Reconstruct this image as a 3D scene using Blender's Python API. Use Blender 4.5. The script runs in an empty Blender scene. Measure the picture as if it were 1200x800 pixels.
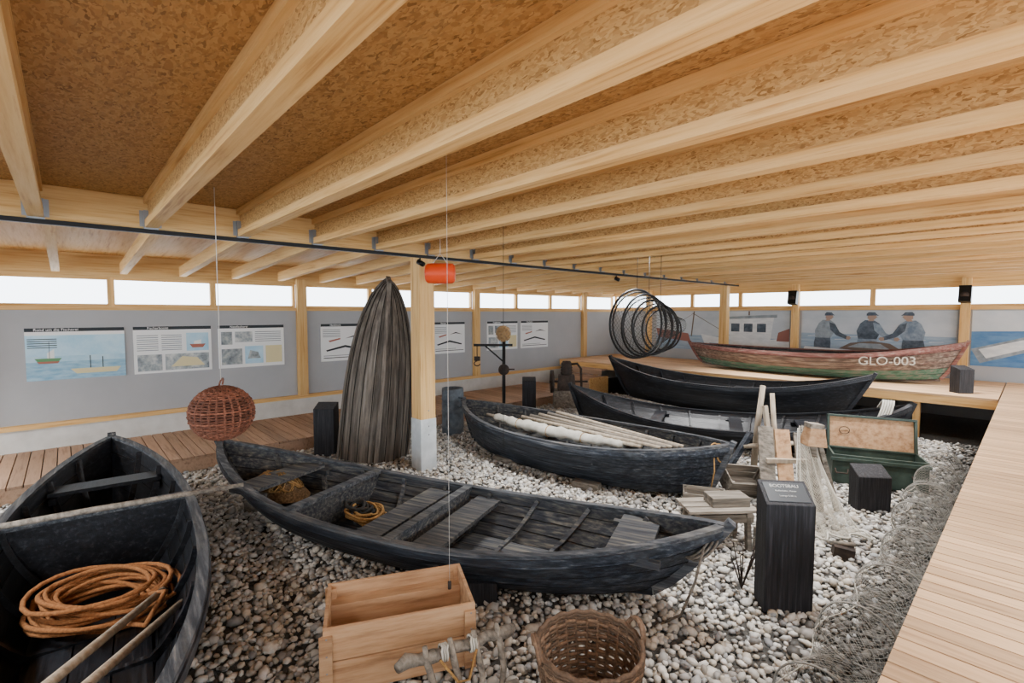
import bpy, math, random
import numpy as np
from mathutils import Vector, Matrix, Euler
random.seed(7); np.random.seed(7)
D=bpy.data; C=bpy.context
# ---------------------------------------------------------------- materials
def lin(h):
    h=h.lstrip('#'); o=[]
    for i in (0,2,4):
        c=int(h[i:i+2],16)/255
        o.append(c/12.92 if c<=.04045 else ((c+.055)/1.055)**2.4)
    return (*o,1)
def M(name,cols,scale=(1,1,1),ns=5,detail=6,rough=.7,bump=.2,rvar=.25,metal=0,kind='noise',dist=0.,spec=.3,bdist=.01,wear=None):
    m=D.materials.new(name); m.use_nodes=True; nt=m.node_tree; n=nt.nodes; l=nt.links
    b=n['Principled BSDF']; b.inputs['Roughness'].default_value=rough; b.inputs['Metallic'].default_value=metal
    b.inputs['Specular IOR Level'].default_value=spec
    tc=n.new('ShaderNodeTexCoord'); mp=n.new('ShaderNodeMapping'); mp.inputs['Scale'].default_value=scale
    l.new(tc.outputs['Object'],mp.inputs['Vector'])
    at=n.new('ShaderNodeAttribute'); at.attribute_name='rnd'
    ad=n.new('ShaderNodeVectorMath'); ad.operation='ADD'
    mu=n.new('ShaderNodeVectorMath'); mu.operation='SCALE'; mu.inputs['Scale'].default_value=17.
    l.new(at.outputs['Color'],mu.inputs[0]); l.new(mp.outputs[0],ad.inputs[0]); l.new(mu.outputs[0],ad.inputs[1])
    if kind=='noise':
        t=n.new('ShaderNodeTexNoise'); t.inputs['Scale'].default_value=ns; t.inputs['Detail'].default_value=detail
        t.inputs['Roughness'].default_value=.62; t.inputs['Distortion'].default_value=dist
        l.new(ad.outputs[0],t.inputs['Vector']); fac=t.outputs['Fac']
    else:
        t=n.new('ShaderNodeTexVoronoi'); t.inputs['Scale'].default_value=ns
        nn=n.new('ShaderNodeTexNoise'); nn.inputs['Scale'].default_value=14; l.new(mp.outputs[0],nn.inputs['Vector'])
        mx=n.new('ShaderNodeVectorMath'); mx.operation='MULTIPLY_ADD'; mx.inputs[1].default_value=(.12,.12,.12)
        l.new(nn.outputs['Color'],mx.inputs[0]); l.new(mp.outputs[0],mx.inputs[2])
        l.new(mx.outputs[0],t.inputs['Vector'])
        sp=n.new('ShaderNodeSeparateColor'); l.new(t.outputs['Color'],sp.inputs[0]); fac=sp.outputs[0]
    cr=n.new('ShaderNodeValToRGB'); e=cr.color_ramp.elements
    while len(e)<len(cols): e.new(.5)
    for i,(p,c) in enumerate(cols):
        e[i].position=p; e[i].color=lin(c) if isinstance(c,str) else c
    l.new(fac,cr.inputs[0])
    col=cr.outputs[0]
    if wear:
        wt=n.new('ShaderNodeTexNoise'); wt.inputs['Scale'].default_value=2.2; wt.inputs['Detail'].default_value=8; wt.inputs['Roughness'].default_value=.7
        wm=n.new('ShaderNodeMapping'); wm.inputs['Scale'].default_value=(1,2.5,4); l.new(tc.outputs['Object'],wm.inputs['Vector']); l.new(wm.outputs[0],wt.inputs['Vector'])
        wr=n.new('ShaderNodeMapRange'); wr.inputs['From Min'].default_value=.5; wr.inputs['From Max'].default_value=.68; wr.inputs['To Max'].default_value=wear[1]
        l.new(wt.outputs['Fac'],wr.inputs['Value'])
        mxc=n.new('ShaderNodeMixRGB'); mxc.inputs[2].default_value=lin(wear[0]); l.new(wr.outputs[0],mxc.inputs[0]); l.new(col,mxc.inputs[1]); col=mxc.outputs[0]
    hs=n.new('ShaderNodeHueSaturation'); mr=n.new('ShaderNodeMapRange')
    mr.inputs['To Min'].default_value=1-rvar; mr.inputs['To Max'].default_value=1+rvar
    l.new(at.outputs['Fac'],mr.inputs['Value']); l.new(mr.outputs[0],hs.inputs['Value']); l.new(col,hs.inputs['Color'])
    l.new(hs.outputs[0],b.inputs['Base Color'])
    if bump:
        bp=n.new('ShaderNodeBump'); bp.inputs['Strength'].default_value=bump; bp.inputs['Distance'].default_value=bdist
        l.new(fac,bp.inputs['Height']); l.new(bp.outputs[0],b.inputs['Normal'])
    return m
def flat(name,c,rough=.6,metal=0,rvar=.0):
    return M(name,[(0,c),(1,c)],rough=rough,metal=metal,bump=0,rvar=rvar)
PC=[(.28,'#a97a42'),(.42,'#d0a566'),(.58,'#ddb77b'),(.72,'#b8874c')]
pineX=M('pine_x',PC,scale=(.35,8,8),ns=3,rough=.6,bump=.1,rvar=.14)
pineY=M('pine_y',PC,scale=(8,.35,8),ns=3,rough=.6,bump=.1,rvar=.14)
pineZ=M('pine_z',PC,scale=(8,8,.35),ns=3,rough=.6,bump=.1,rvar=.14)
deckX=M('deck_board',[(.3,'#a28160'),(.5,'#c9a782'),(.75,'#af8d69')],scale=(.5,7,6),ns=3,rough=.65,bump=.2,rvar=.2)
deckL=M('deck_board_brown',[(.3,'#806552'),(.5,'#ab8d75'),(.75,'#91755f')],scale=(.5,7,6),ns=3,rough=.65,bump=.2,rvar=.2)
osb=M('osb',[(.0,'#a67d48'),(.3,'#be965d'),(.75,'#cea86e'),(1,'#8c6636')],scale=(1,2.2,2.4),ns=42,kind='v',rough=.6,bump=.1,rvar=.05,bdist=.003)
osbc=M('osb_ceiling',[(.0,'#9d7340'),(.35,'#b68a52'),(.75,'#c39a62'),(1,'#845e32')],scale=(1,2.2,1.6),ns=34,kind='v',rough=.6,bump=.1,rvar=.05,bdist=.003)
greyp=M('grey_panel',[(.3,'#a0a3a6'),(.7,'#a8abae')],ns=1.5,bump=0,rvar=.02,rough=.8)
conc=M('concrete',[(.3,'#c2c2bd'),(.7,'#d6d6d2')],ns=4,bump=.1,rvar=.02,rough=.9)
gravel=M('gravel_bed',[(.3,'#302f2d'),(.7,'#5c5a56')],ns=30,bump=1,rough=.95,bdist=.02)
def pebmat(name,cols):
    m=D.materials.new(name); m.use_nodes=True; n=m.node_tree.nodes; l=m.node_tree.links; b=n['Principled BSDF']
    b.inputs['Roughness'].default_value=.6
    at=n.new('ShaderNodeAttribute'); at.attribute_name='rnd'
    cr=n.new('ShaderNodeValToRGB'); e=cr.color_ramp.elements
    while len(e)<len(cols): e.new(.5)
    for i,c in enumerate(cols): e[i].position=i/(len(cols)-1); e[i].color=lin(c)
    tc=n.new('ShaderNodeTexCoord'); t=n.new('ShaderNodeTexNoise'); t.inputs['Scale'].default_value=45
    l.new(tc.outputs['Object'],t.inputs['Vector'])
    mr=n.new('ShaderNodeMapRange'); mr.inputs['To Min'].default_value=.75; mr.inputs['To Max'].default_value=1.3
    l.new(t.outputs['Fac'],mr.inputs['Value'])
    hs=n.new('ShaderNodeHueSaturation'); l.new(at.outputs['Fac'],cr.inputs[0]); l.new(cr.outputs[0],hs.inputs['Color']); l.new(mr.outputs[0],hs.inputs['Value'])
    l.new(hs.outputs[0],b.inputs['Base Color']); return m
pebm=pebmat('pebble_stone',['#c3c0b8','#8d8b88','#dad7d0','#a2988a','#7a7b7d','#c8c2b5','#969a9d','#b0a797','#62605d','#d0cec9','#9b988f'])
pebd=pebmat('deckside_dark_pebble',['#56544f','#3e3c3a','#67635d','#43413e','#757169','#343331','#514f4b'])
tar=M('tarred_wood',[(.32,'#0f1217'),(.48,'#20252d'),(.6,'#383e48'),(.74,'#6e6f6e')],scale=(.8,13,17),ns=2.2,detail=9,rough=.48,bump=.6,rvar=.3,wear=('#5d5f61',.35))
tarrail=M('worn_tarred_rail',[(.32,'#181b20'),(.48,'#33373d'),(.6,'#53565a'),(.74,'#87837b')],scale=(.8,13,17),ns=2.2,detail=9,rough=.6,bump=.5,rvar=.2,wear=('#77736b',.4))
tarblk=M('tarred_black',[(.3,'#0a0b0e'),(.55,'#17191e'),(.75,'#3a3d43')],scale=(.8,12,15),ns=2.2,detail=9,rough=.42,bump=.4,rvar=.25,wear=('#35383e',.35))
tarin=M('weathered_inside',[(.32,'#191b20'),(.48,'#34373d'),(.6,'#565550'),(.78,'#868073')],scale=(.8,13,17),ns=2.2,detail=9,rough=.7,bump=.6,rvar=.3,wear=('#5f5a51',.4))
old=M('old_grey_wood',[(.3,'#46413b'),(.5,'#766f65'),(.75,'#a0978a')],scale=(1,12,12),ns=2.2,detail=9,rough=.8,bump=.4,rvar=.3)
glow_=M('red_brown_hull',[(.3,'#423833'),(.5,'#6f6158'),(.7,'#9a8d80')],scale=(1,12,12),ns=2.2,detail=9,rough=.75,bump=.4,rvar=.2,wear=('#74524a',.45))
oldZ=M('old_grey_hull',[(.3,'#2f2b28'),(.5,'#5a534c'),(.75,'#8a837a')],scale=(.7,11,11),ns=2.0,detail=8,rough=.8,bump=.5,rvar=.3,wear=('#7d7265',.4))
seam=flat('plank_seam','#101010',.9)
cratew=M('crate_board',[(.3,'#8a6648'),(.5,'#b38d69'),(.8,'#cbab87')],scale=(6,.7,7),ns=3,detail=8,rough=.75,bump=.3,rvar=.15)
redw=M('faded_red_paint',[(.3,'#4c3532'),(.5,'#754c45'),(.65,'#846f65')],scale=(1,10,10),ns=3,detail=8,rough=.7,rvar=.1)
green=M('faded_green_paint',[(.35,'#3f5c4b'),(.5,'#517463'),(.6,'#74746a')],scale=(1,9,9),ns=3,detail=8,rough=.6,rvar=.1)
dgreen=M('dark_green_paint',[(.35,'#2a3832'),(.7,'#44534b')],ns=6,rough=.5,rvar=.1)
blackp=M('black_stained_post',[(.3,'#0e0e10'),(.55,'#232327'),(.75,'#414147')],scale=(16,16,.7),ns=4,rough=.65,bump=.7,rvar=.1)
blackm=flat('black_metal','#101012',.4,.3)
steel=flat('galvanised','#8c9094',.4,.7)
rust=M('rusty_iron',[(.3,'#231c19'),(.6,'#3d322b'),(.8,'#5b4636')],ns=12,rough=.7,bump=.3,rvar=.2)
bgrey=M('blue_grey_paint',[(.35,'#4a525a'),(.7,'#69727a')],ns=9,rough=.5,bump=.1,rvar=.1)
paintw=M('grey_paint',[(.4,'#b4babd'),(.7,'#cdd2d4')],ns=5,bump=.02,rvar=0)
rope=M('orange_rope',[(.3,'#7a5030'),(.6,'#a67045'),(.8,'#bd8c5c')],ns=60,rough=.9,bump=.6,rvar=.15)
roped=M('tan_rope',[(.3,'#6e5230'),(.6,'#9a7848'),(.8,'#b8975f')],ns=60,rough=.9,bump=.6,rvar=.3)
wick=M('wicker',[(.3,'#5b3729'),(.6,'#84533f'),(.8,'#a67459')],ns=40,rough=.7,bump=.3,rvar=.4)
wick2=M('wicker_old',[(.3,'#4c3b2f'),(.6,'#755e4a'),(.8,'#9a826a')],ns=40,rough=.7,bump=.3,rvar=.4)
orange=flat('orange_plastic','#e0491c',.45)
canvas=M('canvas',[(.3,'#a5a297'),(.7,'#cbc8be')],ns=8,rough=.9,bump=.3,rvar=.08)
bleach=M('bleached_pole',[(.3,'#8d7e6c'),(.7,'#bdb09d')],scale=(5,5,1),ns=5,rough=.8,bump=.2,rvar=.15)
netm=flat('net_twine','#8d8b84',.9); netw=flat('pale_net_twine','#b5b1a4',.9); netd=flat('dark_net_twine','#2b2a28',.9); string=flat('string','#c9c6bf',.8)
brownnet=M('brown_net',[(.3,'#4a3a2a'),(.7,'#8a7354')],ns=50,rough=1,bump=1,rvar=.3)
# ---------------------------------------------------------------- mesh builder
class MB:
    def __init__(s): s.v=[];s.f=[];s.m=[];s.r=[];s.sm=[];s.mats=[]
    def mi(s,mat):
        if mat not in s.mats: s.mats.append(mat)
        return s.mats.index(mat)
    def add(s,vs,fs,mat,smooth=False,r=None):
        o=len(s.v); r=random.random() if r is None else r
        s.v+= [tuple(v) for v in vs]; s.r+=[r]*len(vs); k=s.mi(mat)
        for f in fs: s.f.append(tuple(i+o for i in f)); s.m.append(k); s.sm.append(smooth)
    def box(s,c,size,mat,rot=None,r=None,top=1.):
        x,y,z=[q/2 for q in size]; t=top
        vs=[Vector(p) for p in [(-x,-y,-z),(x,-y,-z),(x,y,-z),(-x,y,-z),(-x*t,-y*t,z),(x*t,-y*t,z),(x*t,y*t,z),(-x*t,y*t,z)]]
        if rot is not None:
            R=rot if isinstance(rot,Matrix) else Euler(rot).to_matrix(); vs=[R@v for v in vs]
        vs=[v+Vector(c) for v in vs]
        s.add(vs,[(0,3,2,1),(4,5,6,7),(0,1,5,4),(1,2,6,5),(2,3,7,6),(3,0,4,7)],mat,r=r)
    def bb(s,lo,hi,mat,r=None):
        s.box([(a+b)/2 for a,b in zip(lo,hi)],[abs(b-a) for a,b in zip(lo,hi)],mat,r=r)
    def beam(s,p0,p1,w,h,mat,up=(0,0,1),r=None):
        p0=Vector(p0);p1=Vector(p1);d=(p1-p0);L=d.length;d.normalize();u=Vector(up)
        if abs(d.dot(u))>.98:u=Vector((1,0,0))
        y=u.cross(d).normalized();z=d.cross(y)
        s.box((p0+p1)/2,(L,w,h),mat,rot=Matrix((d,y,z)).transposed(),r=r)
    def tube(s,pts,r,mat,seg=8,closed=False,smooth=True,rr=None):
        pts=[Vector(p) for p in pts];n=len(pts);rs=r if isinstance(r,(list,tuple)) else [r]*n
        vs=[];prev=None
        for i,p in enumerate(pts):
            a=pts[(i-1)%n] if (i>0 or closed) else p; b=pts[(i+1)%n] if (i<n-1 or closed) else p
            t=(b-a).normalized()
            if prev is None: q=t.orthogonal().normalized()
            else: q=(prev-t*prev.dot(t)).normalized()
            prev=q;w=t.cross(q)
            for k in range(seg):
                an=2*math.pi*k/seg; vs.append(p+(q*math.cos(an)+w*math.sin(an))*rs[i])
        fs=[]
        for i in range(n if closed else n-1):
            j=(i+1)%n
            for k in range(seg):
                fs.append((i*seg+k,i*seg+(k+1)%seg,j*seg+(k+1)%seg,j*seg+k))
        if not closed: fs+= [tuple(range(seg))[::-1],tuple((n-1)*seg+k for k in range(seg))]
        s.add(vs,fs,mat,smooth,rr)
    def lathe(s,prof,mat,o=(0,0,0),seg=24,rot=None,smooth=True):
        o=Vector(o);vs=[];R=Euler(rot).to_matrix() if rot is not None and not isinstance(rot,Matrix) else (rot or Matrix.Identity(3))
        for (r,z) in prof:
            for k in range(seg):
                a=2*math.pi*k/seg; vs.append(o+R@Vector((r*math.cos(a),r*math.sin(a),z)))
        fs=[]
        for i in range(len(prof)-1):
            for k in range(seg):
                fs.append((i*seg+k,i*seg+(k+1)%seg,(i+1)*seg+(k+1)%seg,(i+1)*seg+k))
        s.add(vs,fs,mat,smooth)
    def grid(s,fn,nu,nv,mat,smooth=True,r=None):
        vs=[fn(i/nu,j/nv) for i in range(nu+1) for j in range(nv+1)]
        fs=[(i*(nv+1)+j,i*(nv+1)+j+1,(i+1)*(nv+1)+j+1,(i+1)*(nv+1)+j) for i in range(nu) for j in range(nv)]
        s.add(vs,fs,mat,smooth,r)
    def sweep(s,pts,w,h,mat,up=(0,0,1),r=None):
        pts=[Vector(p) for p in pts];n=len(pts);vs=[];u0=Vector(up)
        for i,p in enumerate(pts):
            t=(pts[min(i+1,n-1)]-pts[max(i-1,0)]).normalized()
            y=u0.cross(t)
            y=y.normalized() if y.length>1e-4 else Vector((0,1,0)); z=t.cross(y)
            for a,b in ((-1,-1),(1,-1),(1,1),(-1,1)): vs.append(p+y*w/2*a+z*h/2*b)
        fs=[(i*4+k,i*4+(k+1)%4,(i+1)*4+(k+1)%4,(i+1)*4+k) for i in range(n-1) for k in range(4)]
        fs+=[(3,2,1,0),tuple((n-1)*4+k for k in range(4))]
        s.add(vs,fs,mat,False,r)
    def net(s,fn,nu,nv,rad,mat):
        P={}
        for i in range(nu+1):
            for j in range(nv+1):
                if (i+j)%2==0: P[i,j]=Vector(fn(i/nu,j/nv))
        vs=[];fs=[]
        for (i,j),p in P.items():
            for di,dj in ((1,1),(1,-1)):
                q=P.get((i+di,j+dj))
                if q is None: continue
                t=(q-p)
                if t.length<1e-6: continue
                t.normalize(); a=t.orthogonal().normalized()*rad; b=t.cross(a)
                k=len(vs)
                for base in (p,q):
                    vs+= [base+a,base-a*.5+b*.87,base-a*.5-b*.87]
                fs+= [(k,k+1,k+4,k+3),(k+1,k+2,k+5,k+4),(k+2,k,k+3,k+5)]
        s.add(vs,fs,mat,False)
    def obj(s,name,loc=(0,0,0),rot=(0,0,0),bevel=0,parent=None):
        me=D.meshes.new(name); me.from_pydata(s.v,[],s.f)
        for m in s.mats: me.materials.append(m)
        me.polygons.foreach_set('material_index',s.m); me.polygons.foreach_set('use_smooth',s.sm)
        a=me.attributes.new('rnd','FLOAT','POINT'); a.data.foreach_set('value',s.r); me.update()
        o=D.objects.new(name,me); C.scene.collection.objects.link(o); o.location=loc; o.rotation_euler=rot
        if parent: o.parent=parent
        if bevel:
            b=o.modifiers.new('bevel','BEVEL'); b.width=bevel; b.segments=1; b.limit_method='ANGLE'
        return o
RV=Vector((.678,.735,0)); FV=Vector((-.735,.678,0)); ZV=Vector((0,0,1))
def fr(x,y): return Matrix((Vector(x).normalized(),Vector(y).normalized(),Vector(x).cross(Vector(y)).normalized())).transposed()
def textobj(body,size,mat,mw,parent=None,name='lettering'):
    cu=D.curves.new(name,'FONT'); cu.body=body; cu.size=size; cu.align_x='CENTER'; cu.align_y='CENTER'; cu.extrude=.001
    t=D.objects.new(name,cu); C.scene.collection.objects.link(t); C.view_layer.update()
    me=D.meshes.new_from_object(t); D.objects.remove(t); o=D.objects.new(name,me); C.scene.collection.objects.link(o)
    me.materials.clear(); me.materials.append(mat)
    o.matrix_world=mw
    if parent: 
        C.view_layer.update(); o.parent=parent; o.matrix_parent_inverse=parent.matrix_world.inverted()
    return o
# ---------------------------------------------------------------- room
X0,X1,Y0,Y1=-10.,3.2,-5.,14.1
b=MB(); b.bb((X0-.3,Y0-.3,-.2),(X1+.3,Y1+.3,-.035),gravel); b.obj('floor')
b=MB(); b.bb((X0-.3,Y0,-.03),(X0+.06,Y1,.5),conc); b.bb((X0-.12,Y0,.5),(X0,Y1,2.25),greyp)
b.bb((X0-.12,Y0,2.77),(X0,Y1,3.25),pineY); b.obj('wall_left')
b=MB(); b.bb((X0,Y0,.5),(X0+.09,Y1,.57),pineY); b.obj('trim_1')
b=MB(); b.bb((X0-.12,Y0,2.25),(X0+.05,Y1,2.31),pineY); b.obj('trim_2')
posts=[-5.0,-.95,3.46,7.9,12.35]
b=MB()
for y in posts: b.bb((X0+.002,y-.09,.57),(X0+.12,y+.09,2.87),pineZ)
b.obj('wall_post_row',bevel=.004)
n=0
ps=posts+[Y1]
for i in range(len(ps)-1):
    y0=ps[i]+.09;y1=ps[i+1]-.09; w=(y1-y0)
    k=3 if w>3 else 1
    for j in range(k):
        n+=1;b=MB();a=y0+w*j/k;c=y0+w*(j+1)/k;f=.045
        b.bb((X0-.08,a,2.31),(X0,a+f,2.77),pineZ);b.bb((X0-.08,c-f,2.31),(X0,c,2.77),pineZ)
        b.bb((X0-.08,a+f,2.31),(X0,c-f,2.35),pineY);b.bb((X0-.08,a+f,2.73),(X0,c-f,2.77),pineY)
        b.obj('window_%d'%n)
b=MB(); b.bb((X0-.12,Y1,-.03),(X1,Y1+.12,2.28),greyp); b.bb((X0,Y1,2.8),(X1,Y1+.12,3.35),pineX); b.obj('wall_back')
b=MB(); b.bb((X0,Y1-.05,2.28),(X1,Y1+.1,2.36),pineX); b.obj('trim_3')
cols=[-8.6,-4.28,-1.03,2.2]
b=MB()
for x in cols: b.bb((x-.08,Y1-.14,.82),(x+.08,Y1-.002,2.95),pineZ)
b.obj('back_post_row',bevel=.004)
xs=[-10,-8.6,-7.17,-5.73,-4.3,-2.66,-1.03,.6,2.2,3.2]
for i in range(len(xs)-1):
    n+=1;b=MB();a,c=xs[i],xs[i+1];f=.05
    b.bb((a,Y1,2.36),(a+f,Y1+.08,2.8),pineZ);b.bb((c-f,Y1,2.36),(c,Y1+.08,2.8),pineZ)
    b.bb((a+f,Y1,2.36),(c-f,Y1+.08,2.4),pineX);b.bb((a+f,Y1,2.76),(c-f,Y1+.08,2.8),pineX)
    b.obj('window_%d'%n)
b=MB(); b.bb((X1,Y0,-.03),(X1+.12,Y1,.8),conc); b.bb((X1,Y0,3.0),(X1+.12,Y1,3.35),pineY)
for y in np.arange(Y0+.1,Y1,2.4): b.bb((X1,y-.08,.8),(X1+.12,y+.08,3.0),pineZ)
b.obj('wall_right')
b=MB(); b.bb((X0,Y0-.12,-.03),(X1,Y0,.8),conc); b.bb((X0,Y0-.12,3.0),(X1,Y0,3.35),pineX)
for x in np.arange(X0+.1,X1,2.4): b.bb((x-.08,Y0-.12,.8),(x+.08,Y0,3.0),pineZ)
b.obj('wall_front')
GX=-5.85
b=MB(); b.bb((GX,Y0,3.3),(X1+.1,Y1+.1,3.36),osbc)
b.add([(GX,Y0,3.3),(GX,Y1,3.3),(X0-.1,Y1,3.12),(X0-.1,Y0,3.12),(GX,Y0,3.36),(GX,Y1,3.36),(X0-.1,Y1,3.2),(X0-.1,Y0,3.2)],[(0,1,2,3),(7,6,5,4),(0,3,7,4),(1,5,6,2)],pineX)
b.obj('ceiling')
b=MB(); b.bb((GX-.07,Y0,3.0),(GX+.07,Y1-.01,3.298),pineY); b.obj('ceiling_girder',bevel=.005)
b=MB();
for k in range(-6,18):
    y=-.15+.785*k
    solid=(k==7)
    b.bb((GX+.072,y-.05,3.01),(X1-.02,y+.05,3.08),pineX)
    b.bb((GX+.072,y-.05,3.235),(X1-.02,y+.05,3.298),pineX)
    b.bb((GX+.072,y-.018,3.08),(X1-.02,y+.018,3.235),pineX if solid else osb)
    b.bb((GX+.072,y-.056,3.0),(GX+.115,y+.056,3.17),steel)
    b.bb((GX+.071,y-.085,3.02),(GX+.076,y+.085,3.17),steel)
b.obj('ceiling_joist_row')
b=MB();
for k in range(-6,18):
    y=-.15+.785*k+.07
    b.beam((GX-.075,y,3.08),(X0+.13,y,2.9),.09,.16,pineX)
b.obj('side_bay_joist_row')
b=MB(); b.bb((GX+.12,Y0+.1,2.95),(GX+.16,Y1-.2,2.99),blackm); b.obj('track_rail')
def post(y,name,zw):
    b=MB(); b.bb((GX-.12,y-.12,zw),(GX+.12,y+.12,2.998),pineZ); b.bb((GX-.128,y-.128,-.03),(GX+.128,y+.128,zw),paintw)
    for z in (zw-.1,zw-.22,zw+.12):
        b.lathe([(0,0),(.012,0),(.012,.008),(0,.008)],steel,o=(GX+.128,y,z),seg=8,rot=(0,math.pi/2,0))
    b.obj(name,bevel=.006)
post(3.69,'support_post',.72)
b=MB(); b.bb((GX-.1,13.27,.82),(GX+.1,13.47,2.998),pineZ); b.obj('support_post',bevel=.006)
# decks
b=MB(); y=Y0+.02
while y<Y1-.16: b.bb((-.35,y,.765),(X1-.02,y+.1,.8),deckX); y+=.11
for x in (-.3,1.3,3.0): b.bb((x-.05,Y0+.02,.6),(x+.05,Y1-.02,.765),pineY)
for y in np.arange(Y0+.3,Y1-.1,1.6): b.bb((-.35,y-.05,-.03),(-.25,y+.05,.6),old)
b.obj('boardwalk_right')
b=MB(); y=Y0+.02
while y<10.1: b.bb((X0+.065,y,.145),(-8.,y+.13,.18),deckL); y+=.142
b.bb((-8.08,Y0+.02,-.03),(-8.02,10.1,.145),deckL); b.obj('boardwalk_left')
b=MB(); y=11.12
while y<Y1-.16: b.bb((-9.9,y,.765),(-.37,y+.135,.8),deckX); y+=.142
b.bb((-9.9,11.13,.62),(-.37,11.2,.765),pineX)
for x in np.arange(-9.8,-.3,1.2): b.bb((x-.05,11.2,-.03),(x+.05,11.3,.62),pineZ)
b.obj('boardwalk_back')
b=MB()
for i,(y,z) in enumerate([(10.3,.33),(10.57,.48),(10.84,.64)]):
    b.bb((-9.3,y,z-.035),(-8.1,y+.27,z),deckL)
    b.bb((-9.3,y,z-.15),(-8.1,y+.02,z-.036),deckL)
b.bb((-9.34,10.3,-.03),(-9.3,11.1,.3),pineX); b.bb((-8.1,10.3,-.03),(-8.06,11.1,.45),pineX)
b.obj('wooden_steps')
# pebbles
def pebbles():
    sp=.054
    gx=np.arange(-7.95,-.42,sp); gy=np.arange(-1.0,11,sp)
    P=np.array([(x,y) for x in gx for y in gy]); 
    P=P+np.random.uniform(-.5,.5,P.shape)*sp*.9
    P2=P[np.random.rand(len(P))<.45]+.025
    z=np.concatenate([np.random.uniform(-.03,-.014,len(P)),np.random.uniform(-.012,.006,len(P2))])
    P=np.concatenate([P,P2]); N=len(P)
    import bmesh
    bm=bmesh.new(); bmesh.ops.create_icosphere(bm,subdivisions=1,radius=1.)
    bm.verts.ensure_lookup_table()
    iv=np.array([v.co[:] for v in bm.verts]); it=np.array([[v.index for v in f.verts] for f in bm.faces]); bm.free()
    s=np.random.lognormal(0,.3,(N,1))*np.array([[.030,.022,.016]])*np.random.uniform(.8,1.2,(N,3))
    s=np.minimum(s,.062)
    V=iv[None]*s[:,None,:]
    V=V*(1+.14*np.sin(iv[None]*3+np.random.rand(N,1,3)*6))
    a=np.random.rand(N)*6.283; t=np.random.normal(0,.4,N)
    ca,sa,ct,st=np.cos(a),np.sin(a),np.cos(t),np.sin(t)
    x=V[...,0]*ct[:,None]+V[...,2]*st[:,None]; zz=-V[...,0]*st[:,None]+V[...,2]*ct[:,None]; y=V[...,1]
    X=x*ca[:,None]-y*sa[:,None]+P[:,0:1]; Y=x*sa[:,None]+y*ca[:,None]+P[:,1:2]; Z=zz+z[:,None]
    V=np.stack([X,Y,Z],-1).reshape(-1,3); nv=len(iv)
    F=(it[None]+(np.arange(N)*nv)[:,None,None]).reshape(-1,3)
    me=D.meshes.new('pebbles'); me.vertices.add(len(V)); me.vertices.foreach_set('co',V.ravel())
    me.loops.add(F.size); me.loops.foreach_set('vertex_index',F.ravel().astype(np.int32))
    me.polygons.add(len(F)); me.polygons.foreach_set('loop_start',np.arange(0,F.size,3,dtype=np.int32))
    me.update(calc_edges=True)
    me.polygons.foreach_set('use_smooth',np.ones(len(F),dtype=bool))
    at=me.attributes.new('rnd','FLOAT','POINT'); at.data.foreach_set('value',np.repeat(np.random.rand(N),nv).astype(np.float32))
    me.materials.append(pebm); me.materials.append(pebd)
    dk=(P[:,0]+np.random.normal(0,.1,N)+.06*np.sin(P[:,1]*2.1)>-.82).astype(np.int32)  # strip beside the right boardwalk takes the darker pebble colours
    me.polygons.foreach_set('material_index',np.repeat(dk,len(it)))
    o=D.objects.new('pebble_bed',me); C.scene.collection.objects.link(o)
pebbles()
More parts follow.
